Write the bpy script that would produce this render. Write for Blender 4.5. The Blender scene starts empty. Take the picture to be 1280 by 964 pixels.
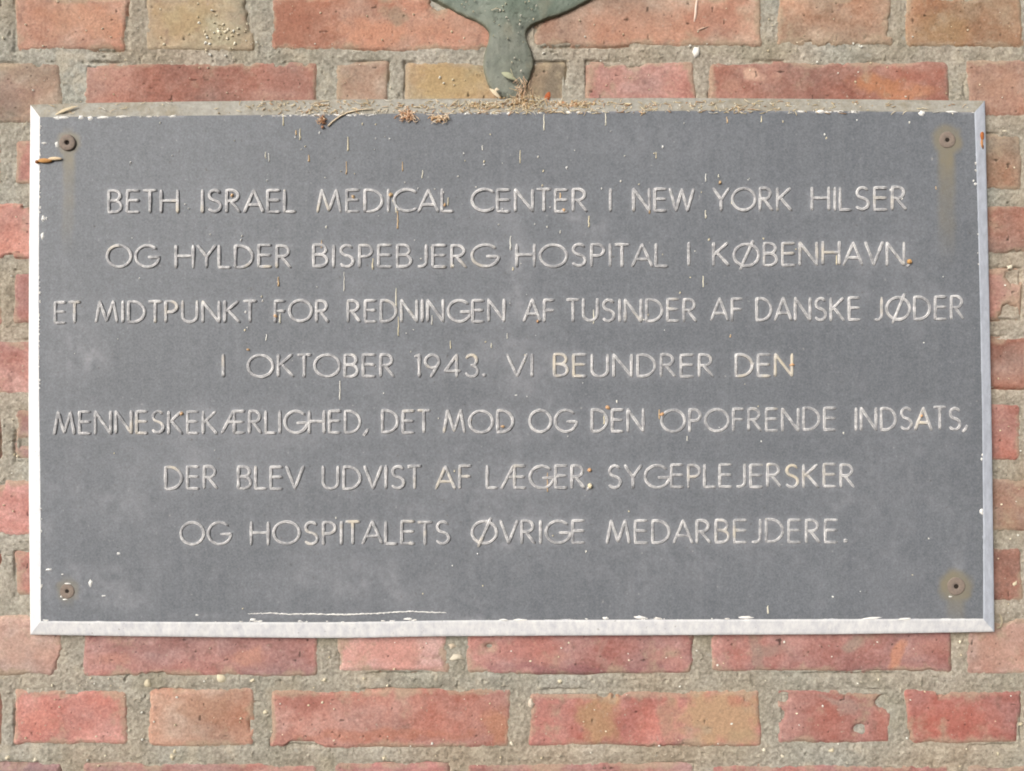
import bpy, bmesh, math, random
import numpy as np

# ------------------------------------------------------------------ camera, sky, sun, exposure
S = 0.00076                 # metres per photo pixel on the wall plane
D = 0.88                    # camera distance from the wall
scene = bpy.context.scene
COL = scene.collection
cam_d = bpy.data.cameras.new("camera")
cam = bpy.data.objects.new("camera", cam_d)
COL.objects.link(cam)
cam.location = (0, -D, 0)
cam.rotation_euler = (math.radians(90), 0, 0)
cam_d.sensor_width = 36
cam_d.lens = 36 * D / (1280 * S)
cam_d.clip_start = 0.01
cam_d.clip_end = 100
scene.camera = cam

SUN_EL, SUN_AZ = math.radians(20), math.radians(215)      # azimuth clockwise from +Y
world = bpy.data.worlds.new("World")
scene.world = world
world.use_nodes = True
wn = world.node_tree
wn.nodes.clear()
sky = wn.nodes.new("ShaderNodeTexSky")
sky.sky_type = 'NISHITA'
sky.sun_disc = False
sky.sun_elevation = SUN_EL
sky.sun_rotation = SUN_AZ
sky.air_density = 1.0
sky.dust_density = 6.0
hs = wn.nodes.new("ShaderNodeHueSaturation")
hs.inputs["Saturation"].default_value = 0.3               # overcast: hardly any blue left
bg = wn.nodes.new("ShaderNodeBackground")
bg.inputs["Strength"].default_value = 0.12
wo = wn.nodes.new("ShaderNodeOutputWorld")
wn.links.new(sky.outputs[0], hs.inputs["Color"])
wn.links.new(hs.outputs[0], bg.inputs["Color"])
wn.links.new(bg.outputs[0], wo.inputs["Surface"])

sun_d = bpy.data.lights.new("sun", 'SUN')
sun_d.energy = 1.3
sun_d.angle = math.radians(22)
sun_d.color = (1.0, 0.955, 0.9)
sun = bpy.data.objects.new("sun", sun_d)
COL.objects.link(sun)
from mathutils import Vector
sdir = Vector((math.sin(SUN_AZ) * math.cos(SUN_EL), math.cos(SUN_AZ) * math.cos(SUN_EL), math.sin(SUN_EL)))
sun.rotation_euler = sdir.to_track_quat('Z', 'Y').to_euler()
sun.location = sdir * 3

vs = scene.view_settings
vs.view_transform = 'Standard'
vs.look = 'None'
vs.exposure = 0.26
vs.gamma = 1.0
scene.cycles.pixel_filter_type = 'BLACKMAN_HARRIS'
scene.cycles.filter_width = 1.9       # a phone lens is a little soft
vs.use_curve_mapping = False

# ------------------------------------------------------------------ helpers
rng = np.random.default_rng(7)
random.seed(5)
LIT = 1.12                  # what an albedo of 1 comes out as, roughly


def lin(c):
    c = np.asarray(c, float) / 255.0
    return np.where(c <= 0.04045, c / 12.92, ((c + 0.055) / 1.055) ** 2.4)


def alb(*c):
    if len(c) == 1:
        c = c[0]
    return np.clip(lin(c) / LIT, 0.01, 0.85)


def at(px, py, Y):
    """photo pixel -> point at distance -Y in front of the wall (Y<0 towards the viewer)"""
    f = (D + Y) / D
    return ((px - 640) * S * f, Y, (482 - py) * S * f)


def _hash(ix, iy, seed):
    h = (ix.astype(np.int64) * 374761393 + iy.astype(np.int64) * 668265263 + seed * 974711) & 0x7fffffff
    h = ((h ^ (h >> 13)) * 1274126177) & 0x7fffffff
    h = h ^ (h >> 16)
    return (h & 0xffff) / 65535.0


def vnoise(x, y, seed=0):
    ix = np.floor(x); iy = np.floor(y)
    fx = x - ix; fy = y - iy
    fx = fx * fx * (3 - 2 * fx); fy = fy * fy * (3 - 2 * fy)
    a = _hash(ix, iy, seed); b = _hash(ix + 1, iy, seed)
    c = _hash(ix, iy + 1, seed); d = _hash(ix + 1, iy + 1, seed)
    return (a * (1 - fx) + b * fx) * (1 - fy) + (c * (1 - fx) + d * fx) * fy


def fbm(x, y, scale, octv=4, seed=0, gain=0.5):
    """noise in -1..1; scale = size of the biggest blob in the units of x, y"""
    t = np.zeros_like(x, dtype=float); amp = 1.0; tot = 0.0; f = 1.0 / scale
    for o in range(octv):
        t += amp * (vnoise(x * f + 17.3 * o, y * f - 9.1 * o, seed + o * 101) * 2 - 1)
        tot += amp; amp *= gain; f *= 2.03
    return t / tot * 1.4


def sstep(a, b, x):
    t = np.clip((x - a) / (b - a), 0, 1)
    return t * t * (3 - 2 * t)


def link(name, me, mat, parent=None):
    o = bpy.data.objects.new(name, me)
    COL.objects.link(o)
    if mat:
        me.materials.append(mat)
    if parent:
        o.parent = parent
    return o


def tag(o, label, cat, group=None, kind=None):
    o["label"] = label
    o["category"] = cat
    if group: o["group"] = group
    if kind: o["kind"] = kind
    return o


def empty(name, loc=(0, 0, 0)):
    o = bpy.data.objects.new(name, None)
    o.empty_display_size = 0.05
    COL.objects.link(o)
    o.location = loc
    return o


def raw_mesh(name, V, F, cols=None, smooth=True, attrs=None):
    """V (n,3), F (m,4) quads as arrays"""
    me = bpy.data.meshes.new(name)
    V = np.ascontiguousarray(V, dtype=np.float32); F = np.ascontiguousarray(F, dtype=np.int32)
    n, m, k = len(V), len(F), F.shape[1]
    me.vertices.add(n); me.vertices.foreach_set("co", V.ravel())
    me.loops.add(m * k); me.loops.foreach_set("vertex_index", F.ravel())
    me.polygons.add(m)
    me.polygons.foreach_set("loop_start", np.arange(0, m * k, k, dtype=np.int32))
    me.polygons.foreach_set("loop_total", np.full(m, k, dtype=np.int32))
    me.update(calc_edges=True)
    me.polygons.foreach_set("use_smooth", np.full(m, smooth, dtype=bool))
    if cols is not None:
        a = me.color_attributes.new("tint", 'FLOAT_COLOR', 'POINT')
        c = np.ones((n, 4), np.float32); c[:, :3] = cols
        a.data.foreach_set("color", c.ravel())
    for key, val in (attrs or {}).items():
        a = me.attributes.new(key, 'FLOAT', 'POINT')
        a.data.foreach_set("value", np.ascontiguousarray(val, dtype=np.float32).ravel())
    me.validate()
    return me


def grid_faces(nx, nz, keep=None, base=0):
    i = np.arange(nz - 1)[:, None] * nx + np.arange(nx - 1)[None, :]
    F = np.stack([i, i + 1, i + nx + 1, i + nx], -1).reshape(-1, 4)
    if keep is not None:
        k = keep.reshape(nz, nx)
        fk = (k[:-1, :-1] & k[:-1, 1:] & k[1:, :-1] & k[1:, 1:]).ravel()
        F = F[fk]
    return F + base


class MB:
    """collects coloured pieces of one mesh"""
    def __init__(s):
        s.v = []; s.f = []; s.c = []

    def add(s, vs_, fs, col):
        b = len(s.v)
        s.v += [tuple(map(float, p)) for p in vs_]
        s.f += [[i + b for i in f] for f in fs]
        s.c += [tuple(col)] * len(vs_)

    def tube(s, pts, rad, col, n=5):
        pts = [Vector(p) for p in pts]
        vs_, fs = [], []
        for i, p in enumerate(pts):
            t = (pts[min(i + 1, len(pts) - 1)] - pts[max(i - 1, 0)]).normalized()
            u = t.cross(Vector((0, 1, 0.13))).normalized(); w = t.cross(u)
            r = rad[i] if hasattr(rad, '__len__') else rad
            for k in range(n):
                a = 2 * math.pi * k / n
                vs_.append(p + (u * math.cos(a) + w * math.sin(a)) * r)
        for i in range(len(pts) - 1):
            for k in range(n):
                k2 = (k + 1) % n
                fs.append([i * n + k, i * n + k2, (i + 1) * n + k2, (i + 1) * n + k])
        fs.append(list(range(n))[::-1]); fs.append([(len(pts) - 1) * n + k for k in range(n)])
        s.add(vs_, fs, col)

    def blob(s, c, r, col, seg=10, rings=6, rough=0.15):
        """uneven pebble; r = (rx, ry, rz)"""
        vs_, fs = [], []
        for j in range(rings + 1):
            th = math.pi * j / rings
            for k in range(seg):
                ph = 2 * math.pi * k / seg
                q = 1 + random.uniform(-rough, rough)
                vs_.append((c[0] + r[0] * q * math.sin(th) * math.cos(ph), c[1] + r[1] * q * math.cos(th),
                            c[2] + r[2] * q * math.sin(th) * math.sin(ph)))
        for j in range(rings):
            for k in range(seg):
                k2 = (k + 1) % seg
                fs.append([j * seg + k, (j + 1) * seg + k, (j + 1) * seg + k2, j * seg + k2])
        s.add(vs_, fs, col)

    def flake(s, px, py, rx, ry, Y, col, h=0.0006, n=9, ang=0.0, rough=0.35):
        """small irregular crust lying on a surface at depth Y, h thick, sloping to its rim"""
        ca, sa = math.cos(ang), math.sin(ang)
        x0, y0, z0 = at(px, py, Y)
        out, inn = [], []
        for k in range(n):
            a = 2 * math.pi * k / n
            q = 1 + random.uniform(-rough, rough)
            u, w = rx * q * math.cos(a) * S, ry * q * math.sin(a) * S
            dx, dz = u * ca - w * sa, u * sa + w * ca
            out.append((x0 + dx, Y + 0.0004, z0 + dz)); inn.append((x0 + dx * 0.62, Y - h, z0 + dz * 0.62))
        fs = [[k, n + k, n + (k + 1) % n, (k + 1) % n] for k in range(n)]
        fs.append([n + k for k in range(n)][::-1])
        s.add(out + inn, fs, col)

    def leaf(s, p0, p1, width, col, curl=0.002, n=8, thick=0.0003):
        p0, p1 = Vector(p0), Vector(p1)
        t = (p1 - p0); L = t.length; t.normalize()
        w = t.cross(Vector((0, 1, 0))).normalized(); nrm = Vector((0, -1, 0))
        vs_, fs = [], []
        for i in range(n + 1):
            u = i / n
            ww = width * math.sin(math.pi * min(0.97, u * 0.95 + 0.03)) ** 0.8
            c = p0 + t * L * u + nrm * curl * math.sin(math.pi * u) + w * random.uniform(-.05, .05) * width
            for q, up in ((-1, .4), (0, 0), (1, .4)):
                vs_.append(c + w * q * ww + nrm * up * ww)
            for q, up in ((-1, .4), (0, 0), (1, .4)):
                vs_.append(c + w * q * ww + nrm * (up * ww - thick))
        for i in range(n):
            a, b = i * 6, (i + 1) * 6
            for k in (0, 1):
                fs.append([a + k, a + k + 1, b + k + 1, b + k])
                fs.append([a + 3 + k, b + 3 + k, b + 4 + k, a + 4 + k])
            fs.append([a, b, b + 3, a + 3]); fs.append([a + 2, a + 5, b + 5, b + 2])
        s.add(vs_, fs, col)

    def mesh(s, name, smooth=True):
        me = bpy.data.meshes.new(name)
        me.from_pydata(s.v, [], s.f)
        a = me.color_attributes.new("tint", 'FLOAT_COLOR', 'POINT')
        c = np.ones((len(s.v), 4), np.float32); c[:, :3] = np.array(s.c)
        a.data.foreach_set("color", c.ravel())
        me.polygons.foreach_set("use_smooth", [smooth] * len(me.polygons))
        bm = bmesh.new(); bm.from_mesh(me); bmesh.ops.recalc_face_normals(bm, faces=bm.faces); bm.to_mesh(me); bm.free()
        me.update()
        return me


# ------------------------------------------------------------------ materials
def mat_base(name, rough=0.85, spec=0.3):
    m = bpy.data.materials.new(name)
    m.use_nodes = True
    nt = m.node_tree
    b = nt.nodes["Principled BSDF"]
    b.inputs["Roughness"].default_value = rough
    b.inputs["Specular IOR Level"].default_value = spec
    return m, nt, b


def node(nt, kind, **kw):
    n = nt.nodes.new(kind)
    for k, v in kw.items():
        if k in n.inputs: n.inputs[k].default_value = v
        else: setattr(n, k, v)
    return n


def noise(nt, co, scale, detail=4, rough=0.6):
    n = node(nt, "ShaderNodeTexNoise", Scale=scale, Detail=detail, Roughness=rough)
    nt.links.new(co, n.inputs["Vector"])
    return n


def ramp(nt, src, p0, p1, c0=(0, 0, 0, 1), c1=(1, 1, 1, 1)):
    r = nt.nodes.new("ShaderNodeValToRGB")
    r.color_ramp.elements[0].position = p0; r.color_ramp.elements[1].position = p1
    r.color_ramp.elements[0].color = c0; r.color_ramp.elements[1].color = c1
    nt.links.new(src, r.inputs["Fac"])
    return r


def mixc(nt, fac, a, b, mode='MIX'):
    n = nt.nodes.new("ShaderNodeMix")
    n.data_type = 'RGBA'; n.blend_type = mode
    for sock, v in ((n.inputs[0], fac), (n.inputs[6], a), (n.inputs[7], b)):
        if hasattr(v, "is_output"): nt.links.new(v, sock)
        elif isinstance(v, (int, float)): sock.default_value = v
        else: sock.default_value = (*v, 1) if len(v) == 3 else v
    return n.outputs[2]


def bump(nt, b, src, strength, dist):
    n = node(nt, "ShaderNodeBump", Strength=strength, Distance=dist)
    nt.links.new(src, n.inputs["Height"]); nt.links.new(n.outputs[0], b.inputs["Normal"])
    return n


def tinted(name, rough, spec, grain_scale, grain, bump_s, bump_d, specks=None):
    """vertex tint x fine grain, optional pale and dark specks"""
    m, nt, b = mat_base(name, rough, spec)
    tc = nt.nodes.new("ShaderNodeTexCoord").outputs["Object"]
    at_ = node(nt, "ShaderNodeAttribute", attribute_name="tint")
    n1 = noise(nt, tc, grain_scale, 5, 0.7)
    g = ramp(nt, n1.outputs["Fac"], 0.25, 0.75, (1 - grain,) * 3 + (1,), (1 + grain,) * 3 + (1,))
    c = mixc(nt, 1.0, at_.outputs["Color"], g.outputs["Color"], 'MULTIPLY')
    if specks:
        for sc, lo, hi, col in specks:
            v = noise(nt, tc, sc, 2, 0.5)
            r = ramp(nt, v.outputs["Fac"], lo, hi)
            c = mixc(nt, r.outputs["Color"], c, col)
    nt.links.new(c, b.inputs["Base Color"])
    bump(nt, b, n1.outputs["Fac"], bump_s, bump_d)
    return m


M_brick = tinted("brick_clay", 0.9, 0.2, 460, 0.30, 0.5, 0.0012,
                 [(330, .68, .78, (.42, .33, .27)), (260, .72, .8, (.09, .06, .05))])
M_mortar = tinted("sandy_mortar", 0.95, 0.15, 520, 0.30, 0.55, 0.002,
                  [(430, .66, .76, (.55, .5, .4)), (380, .66, .78, (.1, .09, .075)), (120, .68, .76, (.36, .34, .29))])
M_litter = tinted("dry_litter", 0.8, 0.25, 900, 0.2, 0.3, 0.0005)
M_chip = tinted("bare_white_metal", 0.6, 0.4, 700, 0.1, 0.3, 0.0004)
M_bronze = tinted("green_patina_bronze", 0.7, 0.4, 500, 0.12, 0.35, 0.0008,
                  [(300, .68, .76, (.3, .31, .25)), (220, .7, .78, (.035, .04, .032))])

# the slate-grey painted plate: halo, dust, rust and algae masks come from the mesh
M_plate, nt, b = mat_base("grey_painted_plate", 0.55, 0.35)
tc = nt.nodes.new("ShaderNodeTexCoord").outputs["Object"]
base = alb(115, 119, 125)
n_big = noise(nt, tc, 6, 5, 0.6)
c = mixc(nt, ramp(nt, n_big.outputs["Fac"], .3, .7).outputs["Color"], base * 0.95, base * 1.05)
n_fine = noise(nt, tc, 600, 4, 0.7)
c = mixc(nt, 1.0, c, ramp(nt, n_fine.outputs["Fac"], .25, .75, (.76, .76, .76, 1), (1.24, 1.24, 1.24, 1)).outputs["Color"], 'MULTIPLY')
n_md = noise(nt, tc, 150, 6, 0.75)
c = mixc(nt, 1.0, c, ramp(nt, n_md.outputs["Fac"], .3, .7, (.88, .885, .89, 1), (1.12, 1.12, 1.12, 1)).outputs["Color"], 'MULTIPLY')
mpv = node(nt, "ShaderNodeMapping"); mpv.inputs["Scale"].default_value = (1, 1, .03)
nt.links.new(tc, mpv.inputs["Vector"])
n_vs = noise(nt, mpv.outputs[0], 160, 4, 0.6)
c = mixc(nt, 1.0, c, ramp(nt, n_vs.outputs["Fac"], .35, .65, (.965, .965, .97, 1), (1.035, 1.035, 1.03, 1)).outputs["Color"], 'MULTIPLY')
n_lt = noise(nt, tc, 300, 2, 0.5)
c = mixc(nt, ramp(nt, n_lt.outputs["Fac"], .72, .82).outputs["Color"], c, (.32, .31, .3))
n_sp = noise(nt, tc, 240, 2, 0.5)
c = mixc(nt, ramp(nt, n_sp.outputs["Fac"], .70, .8).outputs["Color"], c, (.09, .085, .08))
a_d = node(nt, "ShaderNodeAttribute", attribute_name="halo_and_dust")
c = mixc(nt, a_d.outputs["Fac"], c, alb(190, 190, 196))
a_r = node(nt, "ShaderNodeAttribute", attribute_name="rust")
c = mixc(nt, a_r.outputs["Fac"], c, alb(140, 132, 112))
nt.links.new(c, b.inputs["Base Color"])
bump(nt, b, noise(nt, tc, 350, 4, 0.6).outputs["Fac"], 0.12, 0.0006)

# raised strokes: paint worn off to pale metal in places
M_letter, nt, b = mat_base("worn_letter_paint", 0.5, 0.4)
tc = nt.nodes.new("ShaderNodeTexCoord").outputs["Object"]
w1 = noise(nt, tc, 150, 6, 0.75)
c = mixc(nt, ramp(nt, w1.outputs["Fac"], .38, .60).outputs["Color"], alb(152, 152, 155), alb(236, 234, 233))
a_w = node(nt, "ShaderNodeAttribute", attribute_name="wear")
n_w = noise(nt, tc, 60, 4, 0.7)
mw = node(nt, "ShaderNodeMath", operation='ADD'); nt.links.new(a_w.outputs["Fac"], mw.inputs[0]); nt.links.new(n_w.outputs["Fac"], mw.inputs[1])
c = mixc(nt, ramp(nt, mw.outputs[0], .5, .95).outputs["Color"], alb(146, 147, 151), c)
w2 = noise(nt, tc, 22, 3, 0.6)
c = mixc(nt, ramp(nt, w2.outputs["Fac"], .6, .72).outputs["Color"], c, alb(214, 204, 186))
nt.links.new(c, b.inputs["Base Color"])
bump(nt, b, w1.outputs["Fac"], 0.3, 0.0008)


def edge_material(name, c_main, c_alt, c_spot, streak, blot=None):
    m, nt, b = mat_base(name, 0.6, 0.35)
    tc = nt.nodes.new("ShaderNodeTexCoord").outputs["Object"]
    mp = node(nt, "ShaderNodeMapping")
    mp.inputs["Scale"].default_value = streak
    nt.links.new(tc, mp.inputs["Vector"])
    n1 = noise(nt, mp.outputs[0], 160, 5, 0.7)
    c = mixc(nt, ramp(nt, n1.outputs["Fac"], .35, .68).outputs["Color"], alb(c_main), alb(c_alt))
    n2 = noise(nt, tc, 330, 3, 0.6)
    c = mixc(nt, ramp(nt, n2.outputs["Fac"], .66, .76).outputs["Color"], c, alb(c_spot))
    nt.links.new(c, b.inputs["Base Color"])
    if blot:
        n3 = noise(nt, tc, 46, 6, 0.75)
        c = mixc(nt, ramp(nt, n3.outputs["Fac"], .45, .68).outputs["Color"], c, alb(blot))
        n4 = noise(nt, tc, 240, 4, 0.7)
        c = mixc(nt, 1.0, c, ramp(nt, n4.outputs["Fac"], .3, .7, (.8, .8, .8, 1), (1.2, 1.2, 1.2, 1)).outputs["Color"], "MULTIPLY")
        nt.links.new(c, b.inputs["Base Color"])
    bump(nt, b, n1.outputs["Fac"], 0.35, 0.0006)
    return m


M_edge_white = edge_material("bare_white_edge", (250, 250, 253), (218, 219, 225), (160, 157, 154), (1, 1, .5))
M_edge_right = edge_material("shade_tinted_edge", (214, 220, 232), (188, 194, 206), (160, 162, 168), (1, 1, .5))  # white edge again, with shade and blue skylight put into its colour
M_edge_dusty = edge_material("dusty_ledge", (172, 169, 160), (157, 154, 145), (128, 118, 102), (.4, 1, 1), (150, 141, 122))
M_screw, nt, b = mat_base("rusty_screw", 0.8, 0.3)
tc = nt.nodes.new("ShaderNodeTexCoord").outputs["Object"]
n1 = noise(nt, tc, 420, 4, 0.7)
c = mixc(nt, ramp(nt, n1.outputs["Fac"], .35, .65).outputs["Color"], alb(132, 120, 112), alb(150, 135, 123))
nt.links.new(c, b.inputs["Base Color"])
bump(nt, b, n1.outputs["Fac"], 0.4, 0.0006)
M_dark, nt, b = mat_base("dark_socket", 0.9, 0.1)
b.inputs["Base Color"].default_value = (.035, .028, .024, 1)

# ------------------------------------------------------------------ the brick wall
# rows: (bottom at the left of the photo, bottom at the right), height, which pattern
ROW_B = [(-112, -118), (-25, -30), (63, 54), (151, 145), (231, 236), (322, 314), (404, 399), (494, 485), (577, 575), (669, 664),
         (744, 750), (841, 841), (930, 931), (1022, 1020), (1108, 1106)]
PAT_A = [(-305, -2), (20, 158), (186, 317), (341, 638), (664, 948), (973, 1113), (1133, 1275), (1298, 1590)]
PAT_B = [(-260, -90), (-64, 75), (105, 396), (420, 559), (585, 866), (890, 1186), (1210, 1348), (1372, 1660)]
ROW_2 = [(-260, -90), (-64, 74), (105, 397), (420, 484), (508, 706), (735, 866), (888, 1184), (1208, 1346), (1372, 1660)]
KEY = {  # (row, x0) -> photographed colour
    (2, 20): (193, 128, 99), (2, 186): (168, 143, 103), (2, 341): (190, 124, 95), (2, 664): (188, 132, 102), (2, 973): (178, 122, 88),
    (2, 1133): (168, 118, 80), (2, -305): (160, 118, 120),
    (3, -64): (166, 128, 102), (3, 105): (174, 112, 93), (3, 420): (172, 134, 108), (3, 508): (180, 146, 100), (3, 735): (184, 112, 98),
    (3, 888): (173, 99, 78), (3, 1208): (178, 122, 96),
    (4, 20): (184, 102, 86), (5, -64): (196, 116, 98), (6, 20): (172, 102, 92), (7, -64): (184, 118, 106), (8, 20): (158, 98, 88),
    (9, -64): (200, 128, 118), (10, 20): (184, 114, 98), (4, 1133): (156, 122, 94), (5, 1210): (170, 110, 88), (6, 1133): (184, 104, 84),
    (7, 1210): (170, 106, 84), (8, 1133): (174, 96, 80), (9, 1210): (170, 116, 90), (10, 1133): (160, 100, 80),
    (11, -64): (196, 142, 122), (11, 105): (180, 112, 102), (11, 420): (210, 136, 122), (11, 585): (180, 108, 98), (11, 890): (174, 104, 94),
    (11, 1210): (184, 128, 108),
    (12, 20): (204, 114, 99), (12, 186): (180, 124, 96), (12, 341): (184, 106, 88), (12, 664): (196, 108, 94), (12, 973): (178, 102, 88),
    (12, 1133): (183, 92, 78),
    (13, -64): (160, 118, 118), (13, 105): (178, 110, 98), (13, 420): (174, 102, 98), (13, 585): (176, 106, 96), (13, 890): (178, 104, 96),
}
# features inside bricks: x, y, rx, ry, colour, strength (photo pixels)
FEAT = [
    (110, 25, 60, 22, (206, 140, 104), .5), (305, 15, 22, 30, (146, 138, 116), .9), (230, 20, 40, 22, (178, 148, 98), .5),
    (365, 25, 40, 40, (170, 102, 78), .7), (480, 40, 70, 18, (216, 140, 104), .6), (570, 25, 60, 25, (190, 138, 112), .5),
    (495, 20, 14, 10, (150, 130, 106), .6), (895, 22, 45, 26, (186, 116, 92), .6), (800, 30, 70, 22, (194, 134, 106), .4),
    (1175, 40, 40, 20, (172, 126, 76), .5), (940, 92, 26, 10, (224, 176, 148), .85), (910, 105, 18, 10, (196, 144, 120), .5),
    (1095, 108, 42, 14, (196, 122, 78), .8), (1130, 117, 34, 8, (198, 124, 82), .7), (1150, 92, 30, 14, (172, 92, 72), .6),
    (20, 118, 30, 20, (158, 118, 106), .4), (130, 92, 12, 14, (196, 146, 124), .6), (350, 100, 40, 20, (168, 100, 84), .5),
    (560, 105, 45, 26, (190, 154, 98), .7), (690, 108, 26, 26, (134, 118, 98), .95), (660, 100, 20, 30, (150, 126, 100), .7),
    (770, 100, 20, 14, (194, 132, 116), .4), (1255, 105, 26, 16, (190, 140, 112), .5),
    (140, 825, 30, 12, (200, 132, 112), .6), (190, 808, 60, 8, (160, 104, 98), .5), (245, 815, 4, 10, (140, 98, 94), .6),
    (300, 822, 26, 12, (206, 138, 112), .6), (25, 815, 34, 22, (206, 156, 134), .5),
    (480, 815, 50, 18, (222, 146, 130), .6), (650, 812, 50, 14, (196, 116, 104), .6), (690, 818, 24, 8, (200, 140, 122), .5),
    (830, 822, 20, 12, (200, 132, 118), .5), (758, 820, 5, 26, (184, 134, 122), .6), (720, 835, 110, 6, (156, 96, 98), .6),
    (940, 815, 9, 30, (168, 136, 122), .7), (965, 808, 22, 8, (162, 134, 120), .6), (1072, 805, 15, 10, (166, 142, 126), .8),
    (1120, 820, 8, 16, (214, 138, 104), .8), (1160, 812, 28, 12, (196, 130, 114), .5), (1240, 815, 26, 20, (190, 138, 116), .4),
    (752, 897, 24, 36, (186, 138, 98), .95), (905, 897, 58, 38, (194, 152, 112), .95), (834, 897, 9, 36, (184, 136, 112), .7),
    (925, 875, 14, 8, (200, 122, 98), .6), (934, 922, 18, 10, (180, 152, 112), .5), (690, 900, 26, 26, (196, 112, 98), .4),
    (1068, 880, 22, 10, (172, 136, 124), .8), (1040, 876, 26, 4, (176, 142, 128), .7), (1030, 905, 30, 22, (180, 100, 86), .4),
    (620, 905, 20, 18, (200, 130, 88), .5), (480, 920, 120, 8, (196, 116, 88), .5), (370, 880, 30, 14, (166, 94, 82), .5),
    (260, 885, 50, 20, (184, 126, 94), .4), (60, 905, 40, 16, (210, 124, 106), .4), (1205, 900, 50, 22, (188, 96, 80), .4),
    (1252, 395, 16, 14, (180, 140, 110), .4), (1255, 655, 18, 18, (184, 130, 96), .4),
]
CHIP_OUT = [(975, 893, 7, 10), (1075, 912, 9, 8), (1270, 345, 12, 12), (1262, 395, 12, 16), (34, 553, 14, 7),
            (568, 808, 10, 22), (1112, 878, 16, 12), (980, 872, 8, 8), (548, 2, 12, 14), (318, 12, 12, 34), (612, 808, 6, 4)]


def axis(lo, hi, a, b, coarse, fine, hole=None, mid=2.5):
    out = [lo]
    while out[-1] < hi:
        x = out[-1]
        st = fine if a <= x <= b else coarse
        if hole and hole[0] < x < hole[1]: st = mid
        out.append(x + st)
    return np.array(out)


gx = axis(-290, 1570, -30, 1310, 5.0, 1.1)
gy = axis(-190, 1090, -20, 985, 5.0, 1.1)


def wall_height_noise(X, Y):
    return fbm(X, Y, 8, 4, 11, 0.6)


def row_at(i, x):
    l, r = ROW_B[i]
    return l + (r - l) * x / 1280.0


wall = empty("brick_wall")
tag(wall, "weathered red brick wall with wide sandy grey mortar joints behind the plaque", "wall")

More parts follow.
